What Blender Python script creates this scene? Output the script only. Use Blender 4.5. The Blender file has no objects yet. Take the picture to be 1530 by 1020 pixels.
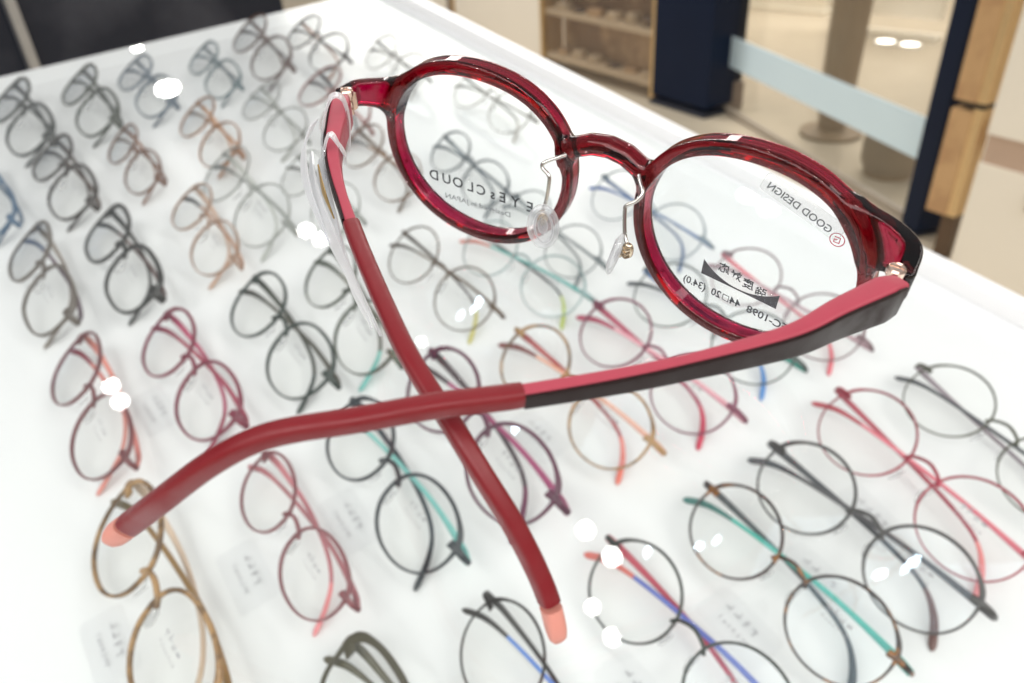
import bpy, math, random
import numpy as np
from mathutils import Matrix, Vector

MM = 0.001
sc = bpy.context.scene
COL = sc.collection
rnd = random.Random(7)

# ------------------------------------------------------------------ camera
CAM = Vector((72.8963, -134.5286, 92.4861)) * MM
RW = np.array([[0.8257751117474798, 0.5612972022988997, -0.055144496640281745],
               [0.27067474431055416, -0.4801856127647378, -0.8343602100327675],
               [-0.494803645510672, 0.6740676731492428, -0.5484543047548752]])
cam_d = bpy.data.cameras.new('camera')
cam = bpy.data.objects.new('camera', cam_d)
COL.objects.link(cam)
M = Matrix.Identity(4)
for i in range(3):
    M[i][0] = RW[0][i]; M[i][1] = -RW[1][i]; M[i][2] = -RW[2][i]; M[i][3] = CAM[i]
cam.matrix_world = M
cam_d.sensor_width = 36.0
cam_d.lens = 1143.76 / 1530 * 36
cam_d.clip_start = 0.01
cam_d.clip_end = 60
cam_d.dof.use_dof = True
cam_d.dof.focus_distance = 0.146
cam_d.dof.aperture_fstop = 19.0
sc.camera = cam

# ------------------------------------------------------------------ light
w = bpy.data.worlds.new('World'); sc.world = w; w.use_nodes = True
wn = w.node_tree.nodes; wl = w.node_tree.links
bg = wn['Background']
tc = wn.new('ShaderNodeTexCoord'); sep = wn.new('ShaderNodeSeparateXYZ'); cr = wn.new('ShaderNodeValToRGB')
wl.new(tc.outputs['Generated'], sep.inputs[0]); wl.new(sep.outputs['Z'], cr.inputs[0]); wl.new(cr.outputs[0], bg.inputs[0])
cr.color_ramp.elements[0].position = 0.0; cr.color_ramp.elements[0].color = (0.60, 0.57, 0.53, 1)
cr.color_ramp.elements[1].position = 0.75; cr.color_ramp.elements[1].color = (0.80, 0.81, 0.83, 1)
bg.inputs[1].default_value = 0.52
def area(name, loc, size, power, col=(1, 0.98, 0.95)):
    d = bpy.data.lights.new(name, 'AREA'); d.shape = 'RECTANGLE'; d.size, d.size_y = size
    d.energy = power; d.color = col
    o = bpy.data.objects.new(name, d); COL.objects.link(o); o.location = loc
    return o
area('added_area_lamp', (0.9, -2.3, 1.8), (4.2, 2.4), 120)  # added large soft fill behind the viewer, not a fitting of the shop
area('added_area_lamp', (-1.0, 5.4, 1.75), (3.0, 1.0), 120, (1, 0.96, 0.90))  # added out of view to brighten the far background
area('added_area_lamp', (-2.6, 2.9, 1.75), (3.0, 0.8), 62, (1, 0.96, 0.90))  # added for warm glare on the glass near the far tray edge
area('added_area_lamp', (2.6, 0.6, 1.85), (2.6, 2.6), 70, (1, 0.96, 0.90))  # added fill to lift the cream cabinet on the right
sc.view_settings.view_transform = 'Standard'; sc.view_settings.look = 'None'
sc.view_settings.exposure = 0.08; sc.view_settings.gamma = 1.0
sc.cycles.transparent_max_bounces = 48
sc.cycles.max_bounces = 14
sc.cycles.transmission_bounces = 12
sc.cycles.caustics_refractive = False
sc.cycles.caustics_reflective = False
sc.cycles.sample_clamp_indirect = 0.0

# ------------------------------------------------------------------ materials
def new_mat(name):
    m = bpy.data.materials.new(name); m.use_nodes = True
    return m, m.node_tree.nodes, m.node_tree.links
def principled(name, col, rough=0.5, metal=0.0, spec=0.5, noise=0.0, nscale=60.0, bump=0.0, col2=None, coat=0.0, bscale=None, trans=0.0, ramp=(.44, .56), rvar=0.0):
    m, n, l = new_mat(name); b = n['Principled BSDF']
    b.inputs['Base Color'].default_value = (*col, 1); b.inputs['Roughness'].default_value = rough
    b.inputs['Metallic'].default_value = metal; b.inputs['Specular IOR Level'].default_value = spec
    b.inputs['Coat Weight'].default_value = coat; b.inputs['Transmission Weight'].default_value = trans
    t = n.new('ShaderNodeTexCoord')
    if noise or col2:
        nz = n.new('ShaderNodeTexNoise'); nz.inputs['Scale'].default_value = nscale; nz.inputs['Detail'].default_value = 5
        l.new(t.outputs['Object'], nz.inputs['Vector'])
        r = n.new('ShaderNodeValToRGB'); l.new(nz.outputs['Fac'], r.inputs[0]); l.new(r.outputs[0], b.inputs['Base Color'])
        if col2:
            r.color_ramp.elements[0].position, r.color_ramp.elements[1].position = ramp
            r.color_ramp.elements[0].color = (*col, 1); r.color_ramp.elements[1].color = (*col2, 1)
        else:
            r.color_ramp.elements[0].color = (*[c * (1 - noise) for c in col], 1)
            r.color_ramp.elements[1].color = (*[min(1, c * (1 + noise)) for c in col], 1)
    if rvar:
        n3 = n.new('ShaderNodeTexNoise'); n3.inputs['Scale'].default_value = 130; n3.inputs['Detail'].default_value = 8; n3.inputs['Distortion'].default_value = 1.5
        l.new(t.outputs['Object'], n3.inputs['Vector']); mr = n.new('ShaderNodeMapRange'); mr.inputs[1].default_value = .35; mr.inputs[2].default_value = .65
        mr.inputs[3].default_value = rough - rvar; mr.inputs[4].default_value = rough + rvar; l.new(n3.outputs['Fac'], mr.inputs[0]); l.new(mr.outputs[0], b.inputs['Roughness'])
    if bump:
        nb = n.new('ShaderNodeTexNoise'); nb.inputs['Scale'].default_value = bscale or 3000; nb.inputs['Detail'].default_value = 3
        l.new(t.outputs['Object'], nb.inputs['Vector'])
        bp = n.new('ShaderNodeBump'); bp.inputs['Strength'].default_value = bump; bp.inputs['Distance'].default_value = 0.0002
        l.new(nb.outputs['Fac'], bp.inputs['Height']); l.new(bp.outputs[0], b.inputs['Normal'])
    return m
def clear(name, tint=(1, 1, 1), f0=0.04, rough=0.0, gl=(1, 1, 1), haze=0.0, edge=0.0):
    """thin clear sheet: light passes straight through, Schlick reflection on both faces"""
    m, n, l = new_mat(name); n.remove(n['Principled BSDF']); out = n['Material Output']
    tr = n.new('ShaderNodeBsdfTransparent'); tr.inputs[0].default_value = (*tint, 1)
    g = n.new('ShaderNodeBsdfGlossy'); g.inputs['Color'].default_value = (*gl, 1); g.inputs['Roughness'].default_value = rough
    lw = n.new('ShaderNodeLayerWeight'); lw.inputs['Blend'].default_value = 0.5
    p = n.new('ShaderNodeMath'); p.operation = 'POWER'; p.inputs[1].default_value = 5.0; l.new(lw.outputs['Facing'], p.inputs[0])
    q = n.new('ShaderNodeMath'); q.operation = 'MULTIPLY_ADD'; q.inputs[1].default_value = 1 - f0; q.inputs[2].default_value = f0
    l.new(p.outputs[0], q.inputs[0])
    mx = n.new('ShaderNodeMixShader'); l.new(q.outputs[0], mx.inputs[0]); l.new(tr.outputs[0], mx.inputs[1]); l.new(g.outputs[0], mx.inputs[2])
    last = mx
    if haze or edge:
        df = n.new('ShaderNodeBsdfTranslucent'); df.inputs[0].default_value = (0.92, 0.93, 0.94, 1)
        d2 = n.new('ShaderNodeBsdfDiffuse'); d2.inputs[0].default_value = (0.9, 0.91, 0.93, 1)
        ad = n.new('ShaderNodeMixShader'); ad.inputs[0].default_value = 0.5; l.new(df.outputs[0], ad.inputs[1]); l.new(d2.outputs[0], ad.inputs[2])
        m2 = n.new('ShaderNodeMixShader'); l.new(mx.outputs[0], m2.inputs[1]); l.new(ad.outputs[0], m2.inputs[2])
        hz = n.new('ShaderNodeMath'); hz.operation = 'MULTIPLY_ADD'; hz.use_clamp = True; l.new(lw.outputs['Facing'], hz.inputs[0])
        hz.inputs[1].default_value = edge; hz.inputs[2].default_value = haze; l.new(hz.outputs[0], m2.inputs[0]); last = m2
    l.new(last.outputs[0], out.inputs['Surface'])
    return m
def acetate(name, surf, vol, dens, rough=0.02):
    m, n, l = new_mat(name); n.remove(n['Principled BSDF']); out = n['Material Output']
    g = n.new('ShaderNodeBsdfGlass'); g.inputs['Color'].default_value = (*surf, 1); g.inputs['IOR'].default_value = 1.45
    g.inputs['Roughness'].default_value = rough
    l.new(g.outputs[0], out.inputs['Surface'])
    v = n.new('ShaderNodeVolumeAbsorption'); v.inputs['Color'].default_value = (*vol, 1); v.inputs['Density'].default_value = dens
    l.new(v.outputs[0], out.inputs['Volume'])
    return m
def emit(name, col, s):
    m, n, l = new_mat(name); n.remove(n['Principled BSDF'])
    e = n.new('ShaderNodeEmission'); e.inputs[0].default_value = (*col, 1); e.inputs[1].default_value = s
    l.new(e.outputs[0], n['Material Output'].inputs['Surface']); return m

def srgb(h):
    h = h.lstrip('#'); v = [int(h[i:i + 2], 16) / 255 for i in (0, 2, 4)]
    return tuple(c / 12.92 if c <= 0.04045 else ((c + 0.055) / 1.055) ** 2.4 for c in v)

# ------------------------------------------------------------------ mesh helpers (all input in mm)
class MB:
    def __init__(s): s.v = []; s.f = []; s.mi = []
    def add(s, V, F, mi=0):
        o = len(s.v); s.v += [tuple(float(c) for c in p) for p in V]; s.f += [tuple(i + o for i in f) for f in F]; s.mi += [mi] * len(F)
    def box(s, c, h, R=None, mi=0):
        c = np.array(c, float); V = np.array([[x, y, z] for x in (-1, 1) for y in (-1, 1) for z in (-1, 1)], float) * np.array(h, float)
        if R is not None: V = V @ np.array(R).T
        s.add(V + c, [(0, 1, 3, 2), (4, 6, 7, 5), (0, 4, 5, 1), (2, 3, 7, 6), (0, 2, 6, 4), (1, 5, 7, 3)], mi)
    def grid(s, P, closed_u=False, closed_v=True, caps=True, mi=0):
        """P[nu][nv] rings"""
        nu, nv = P.shape[:2]; F = []
        for i in range(nu if closed_u else nu - 1):
            for j in range(nv if closed_v else nv - 1):
                a = i * nv + j; b = i * nv + (j + 1) % nv; c = ((i + 1) % nu) * nv + (j + 1) % nv; d = ((i + 1) % nu) * nv + j
                F.append((a, b, c, d))
        if caps and not closed_u:
            F.append(tuple(range(nv))[::-1]); F.append(tuple((nu - 1) * nv + j for j in range(nv)))
        s.add(P.reshape(-1, 3), F, mi)
    def sweep(s, path, U, W, hu, hw, n=3.0, seg=12, closed=False, round_end=0, mi=0):
        """superelliptic tube; U,W unit axes per point, hu,hw half sizes per point"""
        path = np.array(path, float); k = len(path)
        U = np.broadcast_to(np.array(U, float), (k, 3)); W = np.broadcast_to(np.array(W, float), (k, 3))
        hu = np.broadcast_to(np.array(hu, float), (k,)); hw = np.broadcast_to(np.array(hw, float), (k,))
        t = np.arange(seg) / seg * 2 * np.pi + np.pi / seg
        cu = np.sign(np.cos(t)) * np.abs(np.cos(t)) ** (2 / n); cw = np.sign(np.sin(t)) * np.abs(np.sin(t)) ** (2 / n)
        P = path[:, None] + U[:, None] * (hu[:, None] * cu)[..., None] + W[:, None] * (hw[:, None] * cw)[..., None]
        s.grid(P, closed_u=closed, mi=mi)
    def tube(s, path, r, seg=10, mi=0):
        path = np.array(path, float); T = np.gradient(path, axis=0); T /= np.linalg.norm(T, axis=1)[:, None] + 1e-9
        up = np.array([0, 0, 1.0]) if abs(T[0][2]) < .9 else np.array([1.0, 0, 0]); U = []
        for t_ in T:
            u = up - t_ * (up @ t_); u /= np.linalg.norm(u) + 1e-9; U.append(u); up = u
        U = np.array(U); W = np.cross(T, U); s.sweep(path, U, W, r, r, n=2, seg=seg, mi=mi)
    def ell(s, c, A, seg=16, rings=10, n=2.0, mi=0):
        """ellipsoid; A rows = scaled axes"""
        A = np.array(A, float); P = []
        for i in range(rings + 1):
            ph = -np.pi / 2 + np.pi * min(max(i / rings, 0.01), 0.99)
            t = np.arange(seg) / seg * 2 * np.pi
            e = lambda x: np.sign(x) * np.abs(x) ** (2 / n)
            d = np.c_[e(np.cos(ph)) * np.cos(t), e(np.cos(ph)) * np.sin(t), np.full(seg, e(np.sin(ph)))]
            P.append(np.array(c) + d @ A)
        s.grid(np.array(P), mi=mi)
    def mesh(s, name):
        me = bpy.data.meshes.new(name); me.from_pydata([(x * MM, y * MM, z * MM) for x, y, z in s.v], [], s.f)
        me.polygons.foreach_set('material_index', s.mi); me.update(); return me
def recalc(me):
    import bmesh
    b = bmesh.new(); b.from_mesh(me); bmesh.ops.recalc_face_normals(b, faces=b.faces); b.to_mesh(me); b.free()
def smooth(me, ang=40):
    me.polygons.foreach_set('use_smooth', [True] * len(me.polygons))
    try: me.set_sharp_from_angle(angle=math.radians(ang))
    except Exception: pass
def obj(name, me, mats=(), parent=None, sm=True, ang=40, fix=True):
    if isinstance(me, MB): me = me.mesh(name)
    if fix: recalc(me)
    if sm: smooth(me, ang)
    o = bpy.data.objects.new(name, me); COL.objects.link(o)
    for m in (mats if isinstance(mats, (list, tuple)) else [mats]): me.materials.append(m)
    if parent: o.parent = parent
    return o
def tag(o, label, cat, group=None, kind=None):
    if label: o['label'] = label
    if cat: o['category'] = cat
    if group: o['group'] = group
    if kind: o['kind'] = kind
    return o
def empty(name, loc=(0, 0, 0)):
    o = bpy.data.objects.new(name, None); o.empty_display_size = 0.01; COL.objects.link(o); o.location = Vector(loc) * MM; return o
def interp(pts, n):
    """Catmull-Rom through pts"""
    P = np.array(pts, float); P = np.vstack([2 * P[0] - P[1], P, 2 * P[-1] - P[-2]]); out = []
    for i in range(1, len(P) - 2):
        for t in np.linspace(0, 1, n, endpoint=False):
            a, b, c, d = P[i - 1:i + 3]
            out.append(.5 * (2 * b + (c - a) * t + (2 * a - 5 * b + 4 * c - d) * t * t + (3 * b - a - 3 * c + d) * t ** 3))
    out.append(P[-2]); return np.array(out)

# ================================================================== HERO SPECTACLES
HW = np.array([[0.9904069978066585, 0.016932600032486134, 0.13713958491894795],
               [0.0, 0.9924636604564792, -0.12253931072650356],
               [-0.13818096357892967, 0.12136379084993366, 0.9829429543849084]])
HT = np.array([0, 0, 27.7837])
WRAP = 0.087
RAD = dict(r0=20.787, c=[0.022, 1.315, -0.034, -0.125], s=[-0.079, -0.119, 0.257, -0.072])
def rad(th):
    r = RAD['r0'] + 0 * th
    for k in range(4): r = r + RAD['c'][k] * np.cos((k + 1) * th) + RAD['s'][k] * np.sin((k + 1) * th)
    return r
hero = empty('eyeglasses')
hm = Matrix.Identity(4)
for i in range(3):
    for j in range(3): hm[i][j] = HW[i][j]
    hm[i][3] = HT[i] * MM
hero.matrix_world = hm
tag(hero, 'large ruby red pair with crossed matte red arms and coral tips, standing on the glass', 'eyeglasses')

ruby = acetate('ruby_acetate', (0.98, 0.93, 0.94), (0.885, 0.0, 0.64), 2900, 0.008)

def smin(a, b, k):
    h = np.clip(.5 + .5 * (b - a) / k, 0, 1); return b * (1 - h) + a * h - k * h * (1 - h)
BR = np.array([(-13.5, -.3, 2.0), (-10.8, .5, 6.3), (-7.6, 1.3, 9.2), (-4, 1.8, 10.7), (0, 2.0, 11.2), (4, 1.8, 10.7), (7.6, 1.3, 9.2), (10.8, .5, 6.3), (13.5, -.3, 2.0)])
BRR = np.array([1.6, 2.0, 2.2, 2.25, 2.3, 2.25, 2.2, 2.0, 1.6])
ENDP = {1: [(49.5, -1.5, 13.2, 4.6, 1.3), (55.5, -3.0, 12.7, 4.3, 1.5), (59.6, -5.6, 12.3, 3.6, 1.5), (60.5, -10.5, 11.4, 2.8, 1.4)],
        -1: [(-50, -1.6, 10.6, 4.0, 1.3), (-56.5, -3.2, 10.0, 3.4, 1.5), (-61.8, -6.0, 9.8, 2.8, 1.5), (-62.4, -10.5, 9.8, 2.6, 1.4)]}
def sdf(P):
    x, y, z = P[..., 0], P[..., 1], P[..., 2]
    d = None
    for s in (-1, 1):
        cw, sw = math.cos(WRAP), math.sin(WRAP)
        dx, dy = x - s * 32, y
        a = (dx * cw - dy * s * sw) * s       # outward
        v = dx * s * sw + dy * cw             # through the rim
        th = np.arctan2(z, a); r = rad(th); h = np.hypot(a, z)
        top = np.clip(np.sin(th), 0, 1)
        wd = 2.5 + .65 * top
        q1 = np.abs(h - r - wd / 2) - wd / 2 + .8; q2 = np.abs(v) - 2.3 + .8
        e = np.hypot(np.maximum(q1, 0), np.maximum(q2, 0)) + np.minimum(np.maximum(q1, q2), 0) - .8
        d = e if d is None else np.minimum(d, e)
        # endpiece
        E = interp(ENDP[s], 5); best = None
        for p, q in zip(E[:-1], E[1:]):
            bx, by = q[0] - p[0], q[1] - p[1]
            t = np.clip(((x - p[0]) * bx + (y - p[1]) * by) / (bx * bx + by * by), 0, 1)
            dxy = np.hypot(x - p[0] - t * bx, y - p[1] - t * by)
            vals = (dxy, p[2] + t * (q[2] - p[2]), p[3] + t * (q[3] - p[3]), p[4] + t * (q[4] - p[4]))
            if best is None: best = vals
            else:
                m_ = dxy < best[0]; best = tuple(np.where(m_, n_, o_) for n_, o_ in zip(vals, best))
        dxy, zc, hh, tt = best
        q1 = dxy - tt + .6; q2 = np.abs(z - zc) - hh + .6
        de = np.hypot(np.maximum(q1, 0), np.maximum(q2, 0)) + np.minimum(np.maximum(q1, q2), 0) - .6
        d = smin(d, de, 3.4)
    db = None
    for i in range(len(BR) - 1):
        a, b = BR[i], BR[i + 1]; ab = b - a
        t = np.clip(((x - a[0]) * ab[0] + (y - a[1]) * ab[1] + (z - a[2]) * ab[2]) / (ab @ ab), 0, 1)
        e = np.sqrt((x - a[0] - t * ab[0]) ** 2 + ((y - a[1] - t * ab[1]) * .9) ** 2 + (z - a[2] - t * ab[2]) ** 2) - (BRR[i] + t * (BRR[i + 1] - BRR[i]))
        db = e if db is None else np.minimum(db, e)
    d = smin(d, db, 2.0)
    # keep lens openings clean
    for s in (-1, 1):
        cw, sw = math.cos(WRAP), math.sin(WRAP); dx, dy = x - s * 32, y
        a = (dx * cw - dy * s * sw) * s; th = np.arctan2(z, a)
        d = np.maximum(d, -(np.hypot(a, z) - rad(th)) )
    return d
def surface_net(h=0.36):
    xs = np.arange(-66, 66.01, h); ys = np.arange(-14, 6.5, h); zs = np.arange(-26, 26, h)
    V = np.empty((len(xs), len(ys), len(zs)), np.float32)
    for i in range(0, len(xs), 40):
        X = np.stack(np.meshgrid(xs[i:i + 40], ys, zs, indexing='ij'), -1); V[i:i + 40] = sdf(X)
    S = V < 0
    c = [S[a:S.shape[0] - 1 + a, b:S.shape[1] - 1 + b, e:S.shape[2] - 1 + e] for a in (0, 1) for b in (0, 1) for e in (0, 1)]
    n = sum(k.astype(np.int8) for k in c); act = (n > 0) & (n < 8); idx = -np.ones(act.shape, np.int64); I = np.argwhere(act); idx[act] = np.arange(len(I))
    acc = np.zeros((len(I), 3)); cnt = np.zeros(len(I))
    for ax in range(3):
        for o1 in (0, 1):
            for o2 in (0, 1):
                p = np.zeros(3, int); others = [k for k in range(3) if k != ax]; p[others[0]] = o1; p[others[1]] = o2; q = p.copy(); q[ax] = 1
                A = V[tuple((I + p).T)]; B = V[tuple((I + q).T)]; m = (A < 0) != (B < 0)
                t = np.where(m, A / (A - B + 1e-12), 0); pt = np.repeat(p[None].astype(float), len(I), 0); pt[:, ax] = t
                acc[m] += pt[m]; cnt[m] += 1
    P = np.array([xs[0], ys[0], zs[0]]) + (I + acc / cnt[:, None]) * h
    for _ in range(3):      # pull the vertices onto the true surface
        e = .02; f = sdf(P); G = np.stack([(sdf(P + np.eye(3)[k] * e) - sdf(P - np.eye(3)[k] * e)) / (2 * e) for k in range(3)], -1)
        P = P - G * np.clip(f / (np.maximum((G ** 2).sum(1), .2)), -.2, .2)[:, None]
    F = []
    for ax in range(3):
        A = V; sl0 = [slice(1, -1)] * 3; sl1 = [slice(1, -1)] * 3; sl0[ax] = slice(0, -1); sl1[ax] = slice(1, None)
        a = S[tuple(sl0)]; b = S[tuple(sl1)]; E = np.argwhere(a != b)
        off = np.array([0 if k == ax else 1 for k in range(3)]); E0 = E + off; inv = a[a != b]
        o = [k for k in range(3) if k != ax]; u = np.eye(3, dtype=int)[o[0]]; v = np.eye(3, dtype=int)[o[1]]
        Q = np.stack([idx[tuple((E0 - u - v).T)], idx[tuple((E0 - v).T)], idx[tuple(E0.T)], idx[tuple((E0 - u).T)]], 1)
        flip = inv if ax != 1 else ~inv
        Q[~flip] = Q[~flip][:, ::-1]; F.append(Q)
    F = np.concatenate(F)
    for lam in (.5, -.52, .5, -.52):      # light Taubin smoothing of grid noise
        S_ = np.zeros_like(P); n_ = np.zeros(len(P))
        for a_ in range(4):
            i_, j_ = F[:, a_], F[:, (a_ + 1) % 4]
            for k_ in range(3): S_[:, k_] += np.bincount(i_, P[j_, k_], len(P)) + np.bincount(j_, P[i_, k_], len(P))
            n_ += np.bincount(i_, minlength=len(P)) + np.bincount(j_, minlength=len(P))
        P = P + lam * (S_ / np.maximum(n_, 1)[:, None] - P)
    return P, F
P_, F_ = surface_net()
me = bpy.data.meshes.new('front'); me.from_pydata((P_ * MM).tolist(), [], F_.tolist()); me.update()
front = obj('front', me, ruby, hero, ang=180)

# lenses
lens_mat = clear('demo_lens', (0.985, 0.992, 0.99), 0.018, gl=(0.8, 0.85, 1.0))
def lens_xf(s, a, v, z):
    """a outward in lens plane, v through, z up -> hero frame"""
    cw, sw = math.cos(WRAP), math.sin(WRAP)
    return np.array([s * 32 + s * (a * cw) + s * sw * v, -a * sw + v * cw, z])
lenses = {}
for s in (-1, 1):
    mb = MB(); n = 72; th = np.arange(n) / n * 2 * np.pi; R_ = rad(th) + .45; V = []; F = []
    for v0 in (.5, -.5):
        base = len(V); V.append(lens_xf(s, 0, v0 + .55, 0))
        for k in (1 / 3, 2 / 3, 1):
            for i in range(n): V.append(lens_xf(s, k * R_[i] * np.cos(th[i]), v0 + .55 * (1 - k * k), k * R_[i] * np.sin(th[i])))
        for i in range(n): F.append((base, base + 1 + i, base + 1 + (i + 1) % n))
        for q in (0, 1):
            for i in range(n):
                F.append((base + 1 + q * n + i, base + 1 + (q + 1) * n + i, base + 1 + (q + 1) * n + (i + 1) % n, base + 1 + q * n + (i + 1) % n))
    o2 = 1 + 3 * n
    for i in range(n): F.append((1 + 2 * n + i, o2 + 1 + 2 * n + i, o2 + 1 + 2 * n + (i + 1) % n, 1 + 2 * n + (i + 1) % n))
    mb.add(V, F); lenses[s] = obj('lens', mb, lens_mat, hero, ang=60)

# lettering on the front face of the lenses (reads from the front)
def lens_front(s, hx, z):
    """hx = hero x measured from lens centre; surface point just proud of the front face"""
    a = hx * s / math.cos(WRAP); rr = rad(np.arctan2(z, a)) + .45; k = min(1, math.hypot(a, z) / rr)
    return lens_xf(s, a, .5 + .55 * (1 - k * k) + .03, z)
ink = principled('black_ink', (0.02, 0.02, 0.022), 0.6, noise=.2)
ink_grey = principled('grey_ink', (0.30, 0.31, 0.32), 0.6, noise=.2)
ink_red = principled('red_ink', (0.55, 0.02, 0.06), 0.6, noise=.2)
def text_mesh(txt, size):
    c = bpy.data.curves.new('t', 'FONT'); c.body = txt; c.size = 1.0; c.align_x = 'LEFT'; c.resolution_u = 3; c.offset = 0.018
    o = bpy.data.objects.new('t', c); COL.objects.link(o)
    dg = bpy.context.evaluated_depsgraph_get(); m = bpy.data.meshes.new_from_object(o.evaluated_get(dg))
    bpy.data.objects.remove(o); V = np.array([v.co[:2] for v in m.vertices]).reshape(-1, 2); F = [tuple(p.vertices) for p in m.polygons]
    bpy.data.meshes.remove(m); return V, F
def put_text(mb, s, txt, hx0, z0, cap, width=None, slope=0.0, centre=False):
    """text starts at hx0 (towards -x), baseline z0, cap height in mm"""
    V, F = text_mesh(txt, 1)
    if not len(V): return
    sy = cap / .72; sx = sy
    xs = V[:, 0] - V[:, 0].min()
    if width: sx = width / xs.max()
    x = hx0 - xs * sx
    if centre: x = hx0 - (xs - xs.max() / 2) * sx
    z = z0 + V[:, 1] * sy
    c, sn = math.cos(slope), math.sin(slope); X = hx0 + (x - hx0) * c + (z - z0) * sn; Z = z0 - (x - hx0) * sn + (z - z0) * c
    mb.add([lens_front(s, a, b) for a, b in zip(X, Z)], F)
mb = MB()
for ch, hx, cap in zip('EYEsCLOUD', (12.8, 8.9, 5.4, 2.7, -.5, -3.5, -7.0, -10.2, -13.8), (2.7,) * 3 + (2.7,) + (2.7,) * 5):
    z0 = -11.6 + .9 * ((12.8 - hx) / 26.6)
    V, F = text_mesh(ch, 1); 
    put_text(mb, -1, ch, hx, z0, cap, centre=True)
obj('lettering', mb, ink, lenses[-1], sm=False, fix=False)
mb = MB(); put_text(mb, -1, 'Designed in JAPAN', 7.6, -14.9, 1.35, width=18.4)
obj('lettering', mb, ink_grey, lenses[-1], sm=False, fix=False)
mb = MB()
put_text(mb, 1, 'EC-1098  44', 11.9, -15.45, 1.8, width=12.8, slope=.05)
put_text(mb, 1, '20  (34.0)', -2.9, -14.75, 1.8, width=8.8, slope=.05)
def bar(mb, s, a, b, t):
    a = np.array(a); b = np.array(b); d = (b - a) / np.linalg.norm(b - a); nn = np.array([-d[1], d[0]]) * t / 2
    mb.add([lens_front(s, *p) for p in (a - d * t / 2 - nn, b + d * t / 2 - nn, b + d * t / 2 + nn, a - d * t / 2 + nn)], [(0, 1, 2, 3)])
q = [(-1.1, -14.75), (-2.4, -14.65), (-2.4, -13.3), (-1.1, -13.4)]
for i in range(4): bar(mb, 1, q[i], q[(i + 1) % 4], .17)
obj('lettering', mb, ink, lenses[1], sm=False, fix=False)
mb = MB(); 
for ch, hx, z0 in zip('強度対応', (4.9, 2.1, -.7, -3.5), (-10.0, -9.35, -8.7, -8.1)):
    put_text(mb, 1, ch, hx, z0, 1.8, centre=True)
obj('lettering', mb, ink, lenses[1], sm=False, fix=False)
mb = MB(); n = 16; up = []; lo = []
for i in range(n + 1):
    t = i / n; hx = -8.1 + 16.9 * t; zl = -10.6 - .75 * t; lo.append((hx + .0, zl))
    zu = (-6.9 - 1.0 * t); sag = (1 - (2 * t - 1) ** 2) ** .9; zz = zu * (1 - sag) + (zl + .35) * sag; up.append((hx, zz))
mb.add([lens_front(1, *p) for p in lo + up], [(i, i + 1, n + 2 + i, n + 1 + i) for i in range(n)])
obj('printed_swoosh', mb, principled('dark_ink', (0.035, 0.026, 0.028), 0.6, noise=.2), lenses[1], sm=False, fix=False)
# clear award sticker
mb = MB(); c0 = np.array([.1, 15.3]); c1 = np.array([16.2, 10.2]); dd = (c1 - c0) / np.linalg.norm(c1 - c0); nn = np.array([-dd[1], dd[0]]); L = np.linalg.norm(c1 - c0)
outl = []
for cx, cy, a0 in ((L - .8, 1.1, 0), (.8, 1.1, 90), (.8, -1.4, 180), (L - .8, -1.4, 270)):
    for k in range(5):
        a = math.radians(a0 + 22.5 * k); outl.append(c0 + dd * (cx + .8 * math.cos(a)) + nn * (cy + .8 * math.sin(a)))
def in_lens(p):
    th_ = math.atan2(p[1], p[0]); r_ = math.hypot(*p); m_ = float(rad(np.array(th_))) + .2
    return p if r_ < m_ else np.array(p) * m_ / r_
dense = []
for i in range(len(outl)):
    a, b = outl[i], outl[(i + 1) % len(outl)]; k_ = max(1, int(np.linalg.norm(b - a) / 1.0))
    for j in range(k_): dense.append(in_lens(a + (b - a) * j / k_))
mid = [p for p in dense]; cen = np.mean(mid, 0)
ring2 = [cen + (p - cen) * .975 for p in mid]; N = len(mid)
def off(p, o): return lens_front(1, *p) + np.array([0, o, 0])
mb.add([off(p, .05) for p in mid] + [off(p, .05) for p in ring2], [(i, (i + 1) % N, N + (i + 1) % N, N + i) for i in range(N)], 1)
mb.add([off(p, .05) for p in ring2], [tuple(range(N))], 0)
stk = obj('sticker', mb, [clear('sticker_film', (0.90, 0.90, 0.90), 0.05, haze=.13), clear('sticker_edge', (0.9, 0.9, 0.9), .1, haze=.45)], lenses[1], sm=False, fix=False)
mb = MB()
V, F = text_mesh('GOOD DESIGN', 1)
def put_line(mb, s, txt, p0, p1, cap, lift=.06):
    V, F = text_mesh(txt, 1); x = (V[:, 0] - V[:, 0].min()) / (V[:, 0].max() - V[:, 0].min()); p0 = np.array(p0); p1 = np.array(p1)
    d = (p1 - p0); L_ = np.linalg.norm(d); d = d / L_; nn = np.array([d[1], -d[0]]); nn = nn if nn[1] > 0 else -nn
    pts = p0 + d * (x * L_)[:, None] + nn * (V[:, 1] * cap / .72)[:, None]
    mb.add([lens_front(s, *p) + np.array([0, lift, 0]) for p in pts], F)
put_line(mb, 1, 'GOOD DESIGN', (13.9, 9.35), (.9, 13.75), 1.55)
obj('lettering', mb, ink, lenses[1], sm=False, fix=False)
mb = MB(); ec = np.array([15.6, 8.75])
n = 28
for r0_, r1_, a0, a1 in ((1.22, 1.42, 0, 360),):
    k = [(ec + r * np.array([math.cos(a), math.sin(a)])) for r in (r0_, r1_) for a in np.linspace(0, 2 * math.pi, n, endpoint=False)]
    mb.add([off(p, .07) for p in k], [(i, (i + 1) % n, n + (i + 1) % n, n + i) for i in range(n)])
for a, b in (((.62, .7), (-.62, .7)), ((.62, .7), (.62, -.7)), ((.62, -.7), (-.62, -.7)), ((-.62, -.7), (-.62, .05)), ((-.62, .05), (-.05, .05))):
    bar(mb, 1, ec + np.array(a) * .8, ec + np.array(b) * .8, .2)
obj('emblem', mb, ink_red, lenses[1], sm=False, fix=False)

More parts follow.
